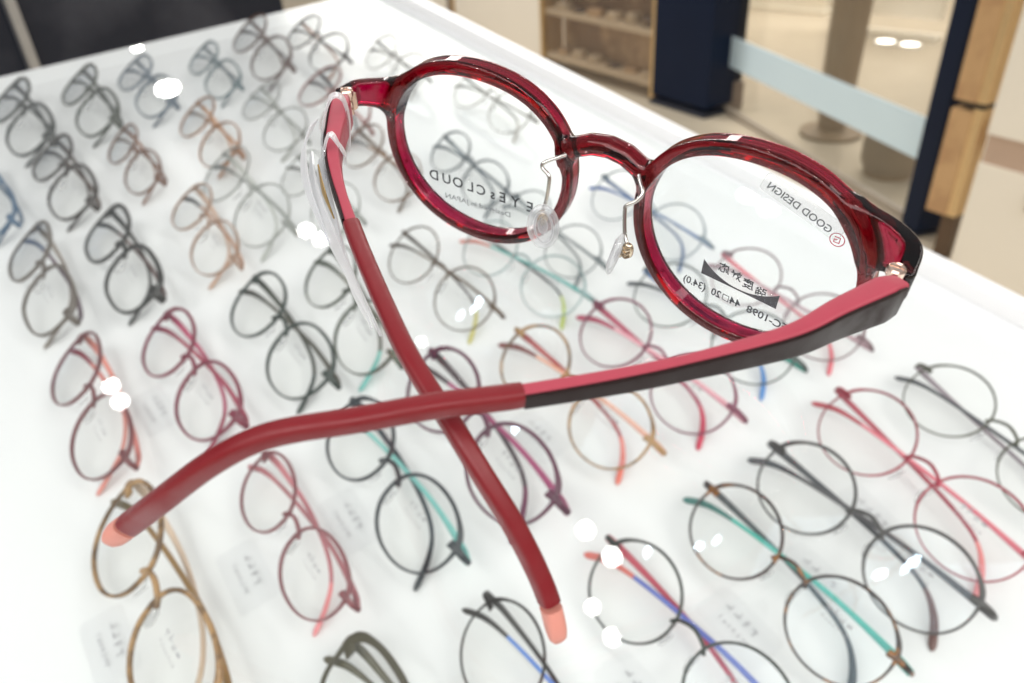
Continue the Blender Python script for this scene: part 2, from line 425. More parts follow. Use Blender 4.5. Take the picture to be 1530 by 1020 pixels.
# temples
ARM = {1: [(59.8, -15.0, 12.6), (53.9, -28.6, 13.7), (50.4, -36.4, 13.9), (38.5, -54.0, 15.6), (25.5, -69.6, 17.0), (18.9, -76.8, 17.9), (11.7, -84.9, 18.0), (6.5, -89.7, 17.7), (2.6, -93.1, 16.5), (-2.4, -97.5, 12.6), (-8.6, -101.9, 5.8), (-15.6, -105.0, -2.0), (-21.0, -107.8, -7.9)],
       -1: [(-56.9, -15.1, 11.7), (-45.6, -30.1, 12.2), (-35.8, -39.4, 12.3), (-23.4, -48.8, 12.5), (-14.1, -55.4, 12.8), (-2.8, -63.0, 13.1), (6.9, -69.0, 12.7), (18.3, -74.0, 10.3), (24.3, -75.9, 6.3), (29.6, -76.9, 1.2), (33.8, -77.8, -4.3), (37.5, -79.1, -9.5), (40.2, -80.9, -15.2)]}
JL = {1: 64.5, -1: 47.6}
def temple_path(side):
    P = interp(ARM[side], 12); s = np.r_[0, np.cumsum(np.linalg.norm(np.diff(P, axis=0), axis=1))]
    sn = np.linspace(0, s[-1], 136); P = np.stack([np.interp(sn, s, P[:, k]) for k in range(3)], 1); s = sn
    for _ in range(10): P[1:-1] = (P[:-2] + 2 * P[1:-1] + P[2:]) / 4
    T = np.gradient(P, axis=0); T /= np.linalg.norm(T, axis=1)[:, None]
    O = np.cross(T, [0, 0, 1.0]); O /= np.linalg.norm(O, axis=1)[:, None]
    if O[10] @ np.array([side, -.6, 0]) < 0: O = -O
    U = np.cross(O, T); U *= np.sign(U[:, 2])[:, None]
    return s, P, T, O, U
pink = principled('pink_lacquer', srgb('#a5404f'), 0.42, spec=.3, rvar=.08, noise=.05, nscale=400, bump=.05)
darkb = principled('dark_lacquer', srgb('#1d0c0c'), 0.42, spec=.22, rvar=.1, noise=.1, nscale=300, bump=.05)
brick = principled('matte_red_sleeve', srgb('#74131b'), 0.42, spec=.4, rvar=.10, noise=.05, nscale=500, bump=.12, bscale=5000)
coral = principled('coral_rubber', srgb('#d18a7c'), 0.5, noise=.04, nscale=500, bump=.1, bscale=5000)
steel = principled('steel', (0.62, 0.60, 0.57), 0.18, metal=1.0, noise=.05)
rose = principled('rose_gold', (0.78, 0.58, 0.48), 0.2, metal=1.0, noise=.08)
for side in (1, -1):
    s, P, T, O, U = temple_path(side)
    J = JL[side]; L = s[-1]
    # front section: inner pink blade and outer dark veneer
    m = s <= J + .6
    hh = np.interp(s, [0, 3, 14, 24, 40, J], [2.6, 3.1, 2.6, 2.1, 1.65, 1.25])
    tt = np.interp(s, [0, 4, 14, 24, 40, J], [1.6, 2.1, 1.75, 1.3, .9, 1.0])
    oc = np.interp(s, [0, 4, 14, 30, J], [.4, .2, 0, 0, 0])
    C = P + O * oc[:, None]
    mb = MB(); mb.sweep(C[m], O[m], U[m], tt[m], hh[m], n=7, seg=24)
    tm = obj('temple', mb, pink, hero, ang=35)
    tm['label'] = 'pink and dark brown arm on the right' if side > 0 else 'pink and dark brown arm on the left, running under the other'
    mb = MB(); Cv = C + O * (tt + .22)[:, None] - U * .12
    mv = (s > .5) & (s <= J)
    mb.sweep(Cv[mv], O[mv], U[mv], .28, hh[mv] - .1, n=7, seg=16)
    obj('outer_veneer', mb, darkb, tm, ang=35)
    # sleeve
    m = (s >= J - .3) & (s <= L - 6.6)
    hs = np.interp(s, [J, J + 1, 85, 100, 120, L], [1.5, 1.55, 1.5, 1.5, 1.75, 1.85]); ts = np.interp(s, [J, J + 1, 90, 120, L], [1.5, 1.55, 1.45, 1.4, 1.5])
    mb = MB(); mb.sweep(P[m], O[m], U[m], ts[m], hs[m], n=3.2, seg=24)
    sl = obj('temple_sleeve', mb, brick, hero, ang=50)
    # coral tip, rounded end
    m = s >= L - 6.7; st = s[m]; k = np.sqrt(np.clip(1 - np.clip((st - (L - 3.4)) / 3.45, 0, 1) ** 2, .003, 1))
    mb = MB(); mb.sweep(P[m], O[m], U[m], ts[m] * np.sqrt(k) * .995, hs[m] * k * .995, n=2.8, seg=24)
    obj('temple_tip', mb, coral, hero, ang=60)
    # hinge
    mb = MB(); H0 = P[0]; E = np.array(ENDP[side][-1][:3]); mid = (H0 + E) / 2
    inn = np.array([-side, -.15, 0]); inn = inn / np.linalg.norm(inn)
    for dz in (-1.7, 0, 1.7):
        n_ = 18; a = np.arange(n_) / n_ * 2 * np.pi; c = mid + inn * 1.2 + np.array([0, .2, dz])
        mb.grid(np.array([[c + np.array([1.15 * r * math.cos(t), 1.15 * r * math.sin(t), h]) for t in a] for r, h in ((.85, -.7), (1, -.6), (1, .6), (.85, .7))]))
    mb.box(mid + inn * .9 + np.array([0, 1.0, 0]), (.8, 1.5, 1.9)); mb.box(mid + inn * .9 + np.array([0, -1.2, 0]), (.8, 1.2, 1.2))
    hg = obj('hinge', mb, rose, hero, ang=40)
    mb = MB(); c = mid + inn * 1.2 + np.array([0, .2, 3.0]); n_ = 20; a = np.arange(n_) / n_ * 2 * np.pi
    mb.grid(np.array([[c + np.array([r * math.cos(t), r * math.sin(t), h]) for t in a] for r, h in ((1.45, -1.0), (1.5, .1), (1.25, .45), (.55, .6), (.5, .3), (.1, .28))]))
    mb.box(c + np.array([0, 0, .62]), (1.1, .16, .06))
    obj('hinge_screw', mb, rose, hg, ang=30)

# nose pads on wire arms
silicone = clear('clear_silicone', (0.93, 0.93, 0.94), 0.05, rough=.08, haze=.2, edge=.5)
gold = principled('pad_gold', (0.60, 0.50, 0.38), 0.25, metal=1.0, noise=.3, nscale=1500)
for side, arm, pc, pn, ph in (
    (-1, [(-8.1, -1.6, 8.6), (-9.4, -3.2, 8.2), (-11.2, -5.0, 7.4), (-11.4, -5.5, 6.4), (-9.8, -5.9, 5.6), (-9.2, -6.2, 4.4), (-9.3, -7, 0), (-9.8, -7.8, -2.6)], (-8.3, -9.6, -4.8), (.62, -.72, .30), 2),
    (1, [(8.7, -1.6, 9.4), (9.6, -2.6, 8.6), (11.0, -4.0, 7.3), (10.3, -5.2, 5.8), (8.8, -6.0, 4.7), (8.8, -6.5, 3.6), (10.0, -8, -.3), (11.3, -9, -2.2)], (9.0, -9.4, -5.0), (-.93, -.30, .22), 2)):
    p = interp(arm, 7); mb = MB(); mb.tube(p, .42, 12); ar = obj('pad_arm', mb, steel, hero, ang=60)
    nrm = np.array(pn) / np.linalg.norm(pn); upv = np.array([.12 * side, 0, 1.0]); upv -= nrm * (upv @ nrm); upv /= np.linalg.norm(upv); sd = np.cross(nrm, upv)
    c = np.array(pc)
    mb = MB(); mb.ell(c, np.array([sd * 3.5, upv * 5.0, nrm * 1.0]), seg=28, rings=14, n=2.3)
    np_ = obj('nose_pad', mb, silicone, hero, ang=80)
    mb = MB(); rr_ = []
    for t in np.linspace(0, 2 * np.pi, 25)[:-1]: rr_.append(c + sd * 1.9 * math.cos(t) + upv * 3.4 * math.sin(t) + nrm * .75)
    rr_.append(rr_[0]); mb.tube(np.array(rr_), .22, 8); mb.ell(c - nrm * .5, np.array([sd * 1.1, upv * 1.9, nrm * .5]), seg=14, rings=8)
    obj('pad_ridge', mb, clear('ridge_silicone', (0.86, 0.86, 0.88), .08, rough=.05, haze=.2, edge=.6) if side < 0 else bpy.data.materials['ridge_silicone'], np_, ang=80)
    mb = MB(); e_ = p[-1]; b_ = e_ * .55 + (c - nrm * 1.0) * .45
    if side > 0: b_ = np.array([11.6, -9.2, -3.1])
    mb.ell(b_, np.array([[1.25, 0, 0], [0, .9, 0], [0, 0, 1.75]]), seg=16, rings=10, n=2.6)
    for k in range(3): mb.tube(interp([b_ + np.array([-.9, -.85, 1.1 - k]), b_ + np.array([0, -1.05, .7 - k]), b_ + np.array([.9, -.85, 1.2 - k])], 4), .2, 6)
    mb.tube(np.array([b_, c - nrm * .9]), .5, 8)
    obj('pad_box', mb, gold, ar, ang=60)

# clear plastic tie on the far arm
plast = clear('clear_plastic', (0.94, 0.94, 0.955), 0.09, rough=.03, haze=.17, edge=.7)
def strip(mb, pts, wid, thick, widths=None, nn=8):
    p = interp(pts, nn); k = len(p); T = np.gradient(p, axis=0); T /= np.linalg.norm(T, axis=1)[:, None]
    ref = np.array(wid, float); ref = ref / np.linalg.norm(ref); W = np.cross(T, ref); W /= np.linalg.norm(W, axis=1)[:, None]; R2 = np.cross(W, T)
    ws = np.interp(np.linspace(0, 1, k), *widths) if widths else np.full(k, 1.5)
    mb.sweep(p, R2, W, ws, thick, n=4, seg=8)
tagroot = empty('plastic_tie'); tagroot.matrix_world = hm
tag(tagroot, 'clear plastic tie with pointed tails, looped round the left arm of the ruby pair', 'tag')
s_, P2, T2, O2, U2 = temple_path(-1)
def near(i, o, u): return P2[i] + O2[i] * o + U2[i] * u
mb = MB()
loop = [near(12, -1.5, -5), near(9, -2.0, 1), near(8, -1.2, 5.2), near(10, 0.8, 6.0), near(16, 2.2, 2.5), near(23, 2.3, -3.5), near(28, 0.8, -7.5)]
strip(mb, loop, T2[12], .25, ([0, 1], [1.1, 1.3]))
obj('loop_band', mb, plast, tagroot, ang=60)
mb = MB()
strip(mb, [near(18, -1.4, -4), near(22, -2.0, -.5), near(25, -1.4, 3.2), near(23, 0.3, 4.6), near(26, 1.9, 1), near(33, 1.8, -4)], T2[24], .22, ([0, 1], [.9, 1.1]))
obj('loop_band', mb, plast, tagroot, ang=60)
mb = MB()
strip(mb, [near(24, 4.2, 1.5), near(34, 4.7, 0), near(48, 3.9, -1.5), near(62, 2.4, -4), near(72, 1.2, -7)], [.3, .3, 1], .3, ([0, .15, .5, 1], [.6, 2.0, 1.7, .12]), 10)
obj('pointed_tail', mb, plast, tagroot, ang=60)
mb = MB()
strip(mb, [near(22, 2.9, -1), near(32, 3.0, -2), near(44, 2.8, -3), near(54, 2.5, -5)], [.8, .1, .5], .25, ([0, .2, .6, 1], [.5, 1.7, 1.5, .12]), 10)
obj('pointed_tail', mb, plast, tagroot, ang=60)
mb = MB()
strip(mb, [near(14, 3.5, 3.5), near(24, 5.3, 3.2), near(36, 5.7, 1.2), near(50, 4.4, -2.5)], [.2, .5, 1], .22, ([0, .2, .5, 1], [.4, 2.0, 1.6, .12]), 10)
obj('pointed_tail', mb, plast, tagroot, ang=60)
mb = MB()
strip(mb, [near(30, 1.9, -4), near(42, 2.4, -6), near(56, 2.3, -8), near(66, 1.7, -10)], [.5, .3, 1], .2, ([0, .3, .7, 1], [.4, 1.5, 1.1, .12]), 10)
obj('pointed_tail', mb, plast, tagroot, ang=60)
mb = MB()
strip(mb, [near(28, 3.1, 1.2), near(36, 3.0, .2), near(44, 2.5, -1)], [.5, .2, .8], .15, ([0, .5, 1], [.15, .6, .1]), 8)
obj('gold_strip', mb, principled('gold_foil', (0.55, 0.36, 0.14), 0.3, metal=.8, noise=.1), tagroot, ang=60)

# ================================================================== SETTING
def structure(name, mb, mats, **k):
    o = obj(name, mb, mats, None, sm=False, **k); o['kind'] = 'structure'; return o
floor_m = principled('beige_floor', (0.60, 0.52, 0.40), 0.16, noise=.16, nscale=2.5)
mb = MB(); mb.add([(-12000, -3000, -1000), (6000, -3000, -1000), (6000, 12000, -1000), (-12000, 12000, -1000)], [(0, 1, 2, 3)])
structure('floor', mb, floor_m)

# white display tray (display case top slopes a little, like the glass above it)
BED = -275.0
white = principled('white_acrylic', (0.785, 0.80, 0.805), 0.22, noise=.008, nscale=8)
def cross2(p, d, q, e):
    t = ((q[0] - p[0]) * e[1] - (q[1] - p[1]) * e[0]) / (d[0] * e[1] - d[1] * e[0]); return np.array([p[0] + d[0] * t, p[1] + d[1] * t])
def unit(v): v = np.array(v, float); return v / np.linalg.norm(v)
dR = unit((742, -226)); dB = unit((115, 294))
K1 = cross2((-609, 625), dR, (-863, 225), dB)
poly = [K1, K1 - dB * 1100, K1 - dB * 1100 + dR * 1500, K1 + dR * 1500]
tray = empty('display_tray'); tray.matrix_world = hm; tag(tray, 'wide glossy white display tray holding the rows of spectacles', 'display tray')
def prism(mb, poly, z0, z1):
    n = len(poly); mb.add([(p[0], p[1], z1) for p in poly] + [(p[0], p[1], z0) for p in poly], [tuple(range(n)), tuple(range(2 * n - 1, n - 1, -1))] + [(i, i + n, (i + 1) % n + n, (i + 1) % n) for i in range(n)])
mb = MB(); prism(mb, poly, BED - 30, BED); obj('tray_base', mb, white, tray, sm=False)
nr = np.array([-dR[1], dR[0]]); mb = MB(); prism(mb, [K1 + nr * .3, poly[3] + nr * .3, poly[3] + nr * 14, K1 + nr * 14], BED - 30, BED + 13); obj('tray_rim', mb, principled('white_rim', (0.9, 0.9, 0.9), 0.3, noise=.01), tray, sm=False)
cen_ = np.mean(poly, axis=0); mb = MB(); prism(mb, [cen_ + (p - cen_) * .96 for p in poly], BED - 560, BED - 30.5); obj('cabinet_body', mb, principled('white_cabinet', (0.75, 0.74, 0.72), 0.4, noise=.02), tray, sm=False)

# glass shelf the ruby pair stands on
glass_m = clear('shelf_glass', (0.985, 0.995, 0.99), 0.04)
GZ = -23.6
eR = unit((231, -70)); eB = unit((35.9, 91.4)); G1 = cross2((-145.8, 106.5), eR, (-224.8, -15.8), eB)
gp = [G1, G1 - eB * 420, G1 - eB * 420 + eR * 520, G1 + eR * 520]
mb = MB(); prism(mb, gp, GZ - 5, GZ)
gs = obj('glass_shelf', mb, glass_m, None, sm=False); gs.matrix_world = hm
tag(gs, 'clear glass shelf pane under the ruby spectacles and above the tray', 'glass shelf')

# ceiling spots seen as reflections in the glass
spot_m = emit('spot_light', (1, 0.98, 0.95), 75)
fix_m = emit('fixture_light', (1, 0.98, 0.95), 120)
trim_m = principled('spot_trim', (0.8, 0.8, 0.8), 0.4, noise=.02)
spots = [(-2393, 1270, 42), (-2681, 1370, 20), (-1456, 1024, 24), (-1390, 1024, 24), (-1478, 265, 20), (-1418, 246, 20), (-173, 662, 21), (-83, 640, 22), (-61, 505, 16), (12, 472, 18), (-868, 884, 14), (-332, 2043, 34), (-250, 2029, 34)]
for cx_, cy_ in ((-1700, -1250), (-750, -1150), (-100, -1400), (700, -900), (1500, -800)):      # twin ceiling lamps behind and beside the viewer
    for q_ in range(2): spots.append((cx_ + q_ * 130, cy_ + q_ * 40, 34))
sp0 = None
for i, (x, y, r) in enumerate(spots):
    if sp0 is None:
        n_ = 20; a = np.arange(n_) / n_ * 2 * np.pi
        mb = MB(); mb.add([(1000 * math.cos(t), 1000 * math.sin(t), 0) for t in a], [tuple(range(n_))[::-1]]); em = mb.mesh('spot'); em.materials.append(spot_m)
        mb = MB(); mb.grid(np.array([[(r2 * math.cos(t), r2 * math.sin(t), h) for t in a] for r2, h in ((1010, -10), (1200, -60), (1250, 10), (1010, 30))]), caps=False); tr_ = mb.mesh('trim'); tr_.materials.append(trim_m); sp0 = 1
    e = empty('ceiling_spotlight', (x, y, 1700)); e.scale = (r / 1000,) * 3
    tag(e, 'round recessed ceiling spotlight above the shop, mirrored as a white dot in the glass', 'spotlight', 'round ceiling spotlights')
    for nm, me_ in (('lamp_disc', em), ('trim_ring', tr_)):
        o = bpy.data.objects.new(nm, me_); COL.objects.link(o); o.parent = e
        if i > 12 and nm == 'lamp_disc': o.material_slots[0].link = 'OBJECT'; o.material_slots[0].material = fix_m

# dark cabinet behind the tray
dark = principled('charcoal_lacquer', (0.016, 0.019, 0.030), 0.35, spec=.25, col2=(0.045, 0.048, 0.062), nscale=3.0)
cab = empty('dark_cabinet', (-1500, 200, -1000)); tag(cab, 'black charcoal cabinet with a slim steel upright behind the far edge of the tray', 'cabinet')
def child_box(name, parent, c, h, m, R=None, loc=(0, 0, 0)):
    mb = MB(); mb.box(np.array(c, float) - np.array(loc), h, R); return obj(name, mb, m, parent, sm=False)
L0 = (-1500, 200, -1000)
child_box('body', cab, (-1800, 190, -200), (300, 985, 800), dark, loc=L0)
child_box('steel_upright', cab, (-1494, 567, -200), (6, 9, 800), principled('brushed_steel', (0.42, 0.42, 0.42), 0.35, metal=.6, noise=.1), loc=L0)

# rear wall units along one line on the floor
W0 = np.array([-2353.0, 3638.0]); wd = np.array([858.0, -352.0]); wd /= np.linalg.norm(wd); wnn = np.array([-wd[1], wd[0]])
RWL = np.array([[wd[0], wnn[0], 0], [wd[1], wnn[1], 0], [0, 0, 1.0]])
def along(t, v, z): p = W0 + wd * t + wnn * v; return (p[0], p[1], z)
cream = principled('cream_panel', (0.92, 0.86, 0.75), 0.5, noise=.03, nscale=2)
brass = principled('brass_trim', (0.70, 0.50, 0.26), 0.35, metal=.7, noise=.1)
navy = principled('navy_lacquer', (0.006, 0.013, 0.036), 0.4, spec=.15, noise=.15, nscale=4)
def wall_thing(name, label, cat, parts, group=None):
    e = empty(name, along(*parts[0][1][:2], -1000)); loc = along(*parts[0][1][:2], -1000)
    for nm, (t, v, z), h, m in parts: child_box(nm, e, along(t, v, z), h, m, RWL, loc)
    return tag(e, label, cat, group)
wall_thing('wall_panel', 'pale cream wall panel left of the glazed bronze cabinet', 'wall panel', [('panel', (-480, 40, 0), (478, 40, 1000), cream)])
wall_thing('wall_trim', 'narrow brass and dark brown upright between two cream wall panels', 'trim', [('brass_strip', (-985, 30, 0), (18, 34, 1000), brass), ('dark_strip', (-1040, 34, 0), (34, 30, 1000), principled('umber', (0.22, 0.17, 0.14), 0.5, noise=.1))])
wall_thing('wall_panel', 'far left cream wall panel behind the corner of the tray', 'wall panel', [('panel', (-3100, 60, 0), (2000, 40, 1000), cream)])
bz = principled('bronze_back', (0.27, 0.16, 0.09), 0.4, col2=(0.56, 0.38, 0.22), nscale=4.0)
parts = [('back_board', (462, 150, 0), (440, 10, 1000), bz)]
for k, z in enumerate((-930, -700, -470, -240)): parts.append(('shelf', (462, 75, z), (440, 66, 12), principled('sand_shelf', (0.62, 0.50, 0.35), 0.5, noise=.1) if k == 0 else bpy.data.materials['sand_shelf']))
parts += [('gilt_frame', (12, 60, 0), (12, 70, 1000), brass), ('gilt_frame', (912, 60, 0), (14, 70, 1000), brass), ('glass_door', (462, 2, 0), (436, 3, 990), clear('door_glass', (.97, .96, .95), .05))]
wall_thing('glazed_cabinet', 'glazed cabinet with brown shelves and thin gilt frame between cream panel and navy pillar', 'cabinet', parts)
boxm = principled('tan_box', (0.50, 0.40, 0.28), 0.6, noise=.15); boxd = principled('brown_box', (0.11, 0.07, 0.055), 0.6, noise=.15)
kk = 0
for z in (-918, -688):
    for t in (120, 250, 390, 540, 680, 800):
        kk += 1; e = empty('spectacle_case', along(t, 70, z)); mb = MB(); R_ = RWL; hz = 8 + 16 * rnd.random(); P = []
        a = np.arange(16) / 16 * 2 * np.pi; hx_ = 28 + 26 * rnd.random()
        for zz, k_ in ((0, .94), (3, 1), (2 * hz - 6, 1), (2 * hz, .9)): P.append(np.array([np.array([np.sign(math.cos(t_)) * abs(math.cos(t_)) ** .5 * hx_ * k_, np.sign(math.sin(t_)) * abs(math.sin(t_)) ** .5 * 34 * k_, zz]) @ R_.T for t_ in a]))
        mb.grid(np.array(P)); obj('case_body', mb, (boxd, boxm, bpy.data.materials['sand_shelf'], bz)[kk * 7 % 4], e, ang=40)
        mb = MB(); mb.box(np.array([0, -35, hz]) @ R_.T, (9, 2, 4), R_); obj('clasp', mb, brass, e, sm=False)
        tag(e, 'spectacle case in the glazed cabinet on the %s shelf, %s' % ('lower' if z < -800 else 'upper', ('at its left end', 'second from the left', 'third from the left', 'third from the right', 'second from the right', 'at its right end')[(kk - 1) % 6]), 'case', 'spectacle cases in the glazed cabinet')
wall_thing('pillar', 'wide navy blue pillar right of the glazed cabinet', 'pillar', [('shaft', (1105, 60, 20), (176, 80, 980), navy), ('foot_plate', (1105, 50, -990), (180, 84, 9), principled('navy_foot', (0.02, 0.025, 0.04), .5, noise=.1))])

# glass partition with pale blue frosted band between the two navy pillars
A = np.array([-1294.0, 3407.0]); B = np.array([-164.0, 2376.0]); pd = (B - A) / np.linalg.norm(B - A); pn = np.array([-pd[1], pd[0]]); LP = np.linalg.norm(B - A)
RP = np.array([[pd[0], pn[0], 0], [pd[1], pn[1], 0], [0, 0, 1.0]])
def alp(t, v, z): p = A + pd * t + pn * v; return (p[0], p[1], z)
def part_thing(name, label, cat, parts, group=None):
    loc = alp(*parts[0][1][:2], -1000); e = empty(name, loc)
    for nm, (t, v, z), h, m in parts: child_box(nm, e, alp(t, v, z), h, m, RP, loc)
    return tag(e, label, cat, group)
blue = principled('frosted_blue', (0.72, 0.89, 1.0), 0.45, noise=.04, nscale=3)
part_thing('glass_partition', 'glass partition with a pale blue frosted band between the two navy pillars', 'partition', [
    ('pane', (LP / 2 + 90, 0, 0), (LP / 2 - 95, 4, 1000), clear('partition_glass', (.97, .97, .96), .05)),
    ('frosted_band', (LP / 2 + 88, -7, -733), (LP / 2 - 92, 2.5, 63), blue),
    ('base_rail', (LP / 2 + 90, 0, -985), (LP / 2 - 96, 9, 14), principled('rail', (0.42, 0.36, 0.29), .5, noise=.05))])
part_thing('pillar', 'black blue side post standing against the wide navy pillar', 'pillar', [('shaft', (88, 30, 60), (84, 60, 940), principled('ink_lacquer', (0.012, 0.015, 0.025), .4, noise=.1)), ('plinth', (95, 26, -940), (100, 68, 60), principled('taupe_plinth', (0.36, 0.29, 0.24), .5, noise=.06))])
part_thing('pillar', 'slim navy pillar beside the wooden column on the right', 'pillar', [('shaft', (LP + 20, 0, 10), (36, 50, 990), navy), ('foot_plate', (LP + 20, 0, -994), (40, 54, 5), bpy.data.materials['navy_foot'])])

# behind the partition: cream screens, stools
def box_thing(name, label, cat, parts, rot=0.0, group=None):
    c0 = parts[0][1]; loc = (c0[0], c0[1], -1000); e = empty(name, loc); cr_, sr_ = math.cos(rot), math.sin(rot); R_ = np.array([[cr_, -sr_, 0], [sr_, cr_, 0], [0, 0, 1.0]])
    for nm, c, h, m in parts: child_box(nm, e, c, h, m, R_, loc)
    return tag(e, label, cat, group)
sand = principled('sand_screen', (0.80, 0.75, 0.64), .5, noise=.03, nscale=2)
taupe = principled('taupe_wall', (0.30, 0.25, 0.185), .5, noise=.06, nscale=2)
box_thing('rear_wall', 'taupe wall at the far end seen through the glass partition', 'wall', [('panel', (-700, 6600, 200), (2400, 40, 1200), taupe)], -.35)
box_thing('screen', 'broad pale screen seen through the left half of the partition', 'screen', [('panel', (-1790, 5600, 0), (480, 30, 1000), sand), ('foot', (-1790, 5600, -985), (500, 60, 14), sand)], -.2)
box_thing('screen', 'narrow pale screen seen through the partition behind the floor stand', 'screen', [('panel', (-830, 5000, 60), (290, 30, 940), sand), ('foot', (-830, 5000, -985), (300, 60, 14), sand)], -.2)
brownm = principled('brown_upholstery', (0.25, 0.17, 0.09), .55, noise=.08, nscale=5)
def lathe(prof, n=28):
    a = np.arange(n) / n * 2 * np.pi; return np.array([[(r * math.cos(t), r * math.sin(t), z) for t in a] for r, z in prof])
e = empty('floor_stand', (-640, 3150, -1000))
mb = MB(); mb.grid(lathe([(1, 0), (120, 2), (122, 16), (70, 26), (1, 27)])); obj('base', mb, brownm, e)
mb = MB(); mb.grid(lathe([(52, 24), (66, 180), (70, 400), (72, 1500), (1, 1502)])); obj('post', mb, brownm, e)
tag(e, 'thick brown post of a floor stand behind the middle of the glass partition', 'stand')
e = empty('pouf', (-345, 2800, -1000)); khaki = principled('khaki_fabric', (0.26, 0.20, 0.13), .7, noise=.1, nscale=6)
mb = MB(); mb.grid(lathe([(1, 20), (84, 22), (98, 50), (100, 120), (88, 160), (50, 172), (1, 174)])); obj('cushion', mb, khaki, e)
mb = MB(); mb.grid(lathe([(1, 0), (80, 0), (84, 10), (80, 24), (1, 24)])); obj('base', mb, brownm, e)
tag(e, 'low round khaki pouf on the floor near the right end of the partition', 'pouf')

face_m = emit('imitated_reflection_glow', (1, .97, .9), 5)  # glowing discs stand in for ceiling lamps mirrored in the background
for x, y, lab in ((-790, 4820, 'left one of two glowing discs imitating lamp reflections, on the floor behind the partition'), (-655, 4790, 'right one of two glowing discs imitating lamp reflections, on the floor behind the partition')):
    e = empty('imitated_reflection', (x, y, -1000))
    mb = MB(); mb.grid(lathe([(58, 0), (66, 6), (60, 12), (50, 12)]), caps=False); obj('rim', mb, sand, e)
    mb = MB(); mb.grid(lathe([(1, 2), (50, 4), (50, 10), (20, 14), (1, 15)])); obj('glowing_face', mb, face_m, e)
    tag(e, lab, 'floor light', 'imitated lamp reflections')
# wooden column and cream cabinet at the right
wood = principled('tan_wood', (0.50, 0.30, 0.15), .4, col2=(0.60, 0.38, 0.19), nscale=9)
goldw = principled('gilded_edge', (0.78, 0.55, 0.28), .35, metal=.35, noise=.1)
e = empty('wooden_column', (-88, 2215, -1000)); tag(e, 'tan wooden column with a gilded edge and dark joint at the right', 'column')
rot = math.atan2(-.4, .9); cr_, sr_ = math.cos(rot), math.sin(rot); RC = np.array([[cr_, -sr_, 0], [sr_, cr_, 0], [0, 0, 1.0]])
for nm, cc, hh_, m in (('lower_block', (-14, 0, 280), (30, 26, 146), wood), ('gilded_bar', (28, 3, 285), (13, 26, 150), goldw), ('joint', (6, 0, 443), (34, 22, 7), principled('joint_dark', (.04, .03, .02), .5, noise=.1)),
                       ('upper_block', (-14, 0, 1200), (30, 26, 750), wood), ('gilded_bar', (28, 3, 1200), (13, 26, 750), goldw), ('leg', (18, 10, 68), (20, 16, 66), principled('bronze_leg', (.12, .075, .045), .4, noise=.1))):
    mb = MB(); mb.box(np.array(cc) @ RC.T, hh_, RC); obj(nm, mb, m, e, sm=False)
e = empty('cream_cabinet', (600, 1950, -1000)); tag(e, 'pale cream cabinet with a taupe horizontal band at the far right', 'cabinet')
creamy = principled('cream_lacquer', (0.94, 0.88, 0.76), .45, noise=.03, nscale=3)
cc0 = np.array([-38.0, 2150.0]); cdir = np.array([.9, -.4]); cdir /= np.linalg.norm(cdir); cn = np.array([.4, .9]) / np.linalg.norm([.4, .9])
RCC = np.array([[cdir[0], cn[0], 0], [cdir[1], cn[1], 0], [0, 0, 1.0]])
def cp(t, v, z): p = cc0 + cdir * t + cn * v; return np.array([p[0] - 600, p[1] - 1950, z + 1000])
for nm, c, h, m in (('lower_panel', (700, 150, -845), (700, 150, 155), creamy), ('taupe_band', (704, 156, -652), (700, 150, 38), principled('taupe_band', (.55, .40, .30), .5, noise=.04)), ('upper_panel', (700, 150, 0), (700, 150, 613), creamy), ('dark_handle', (170, -8, -745), (16, 8, 26), brownm)):
    mb = MB(); mb.box(cp(*c), h, RCC); obj(nm, mb, m, e, sm=False)

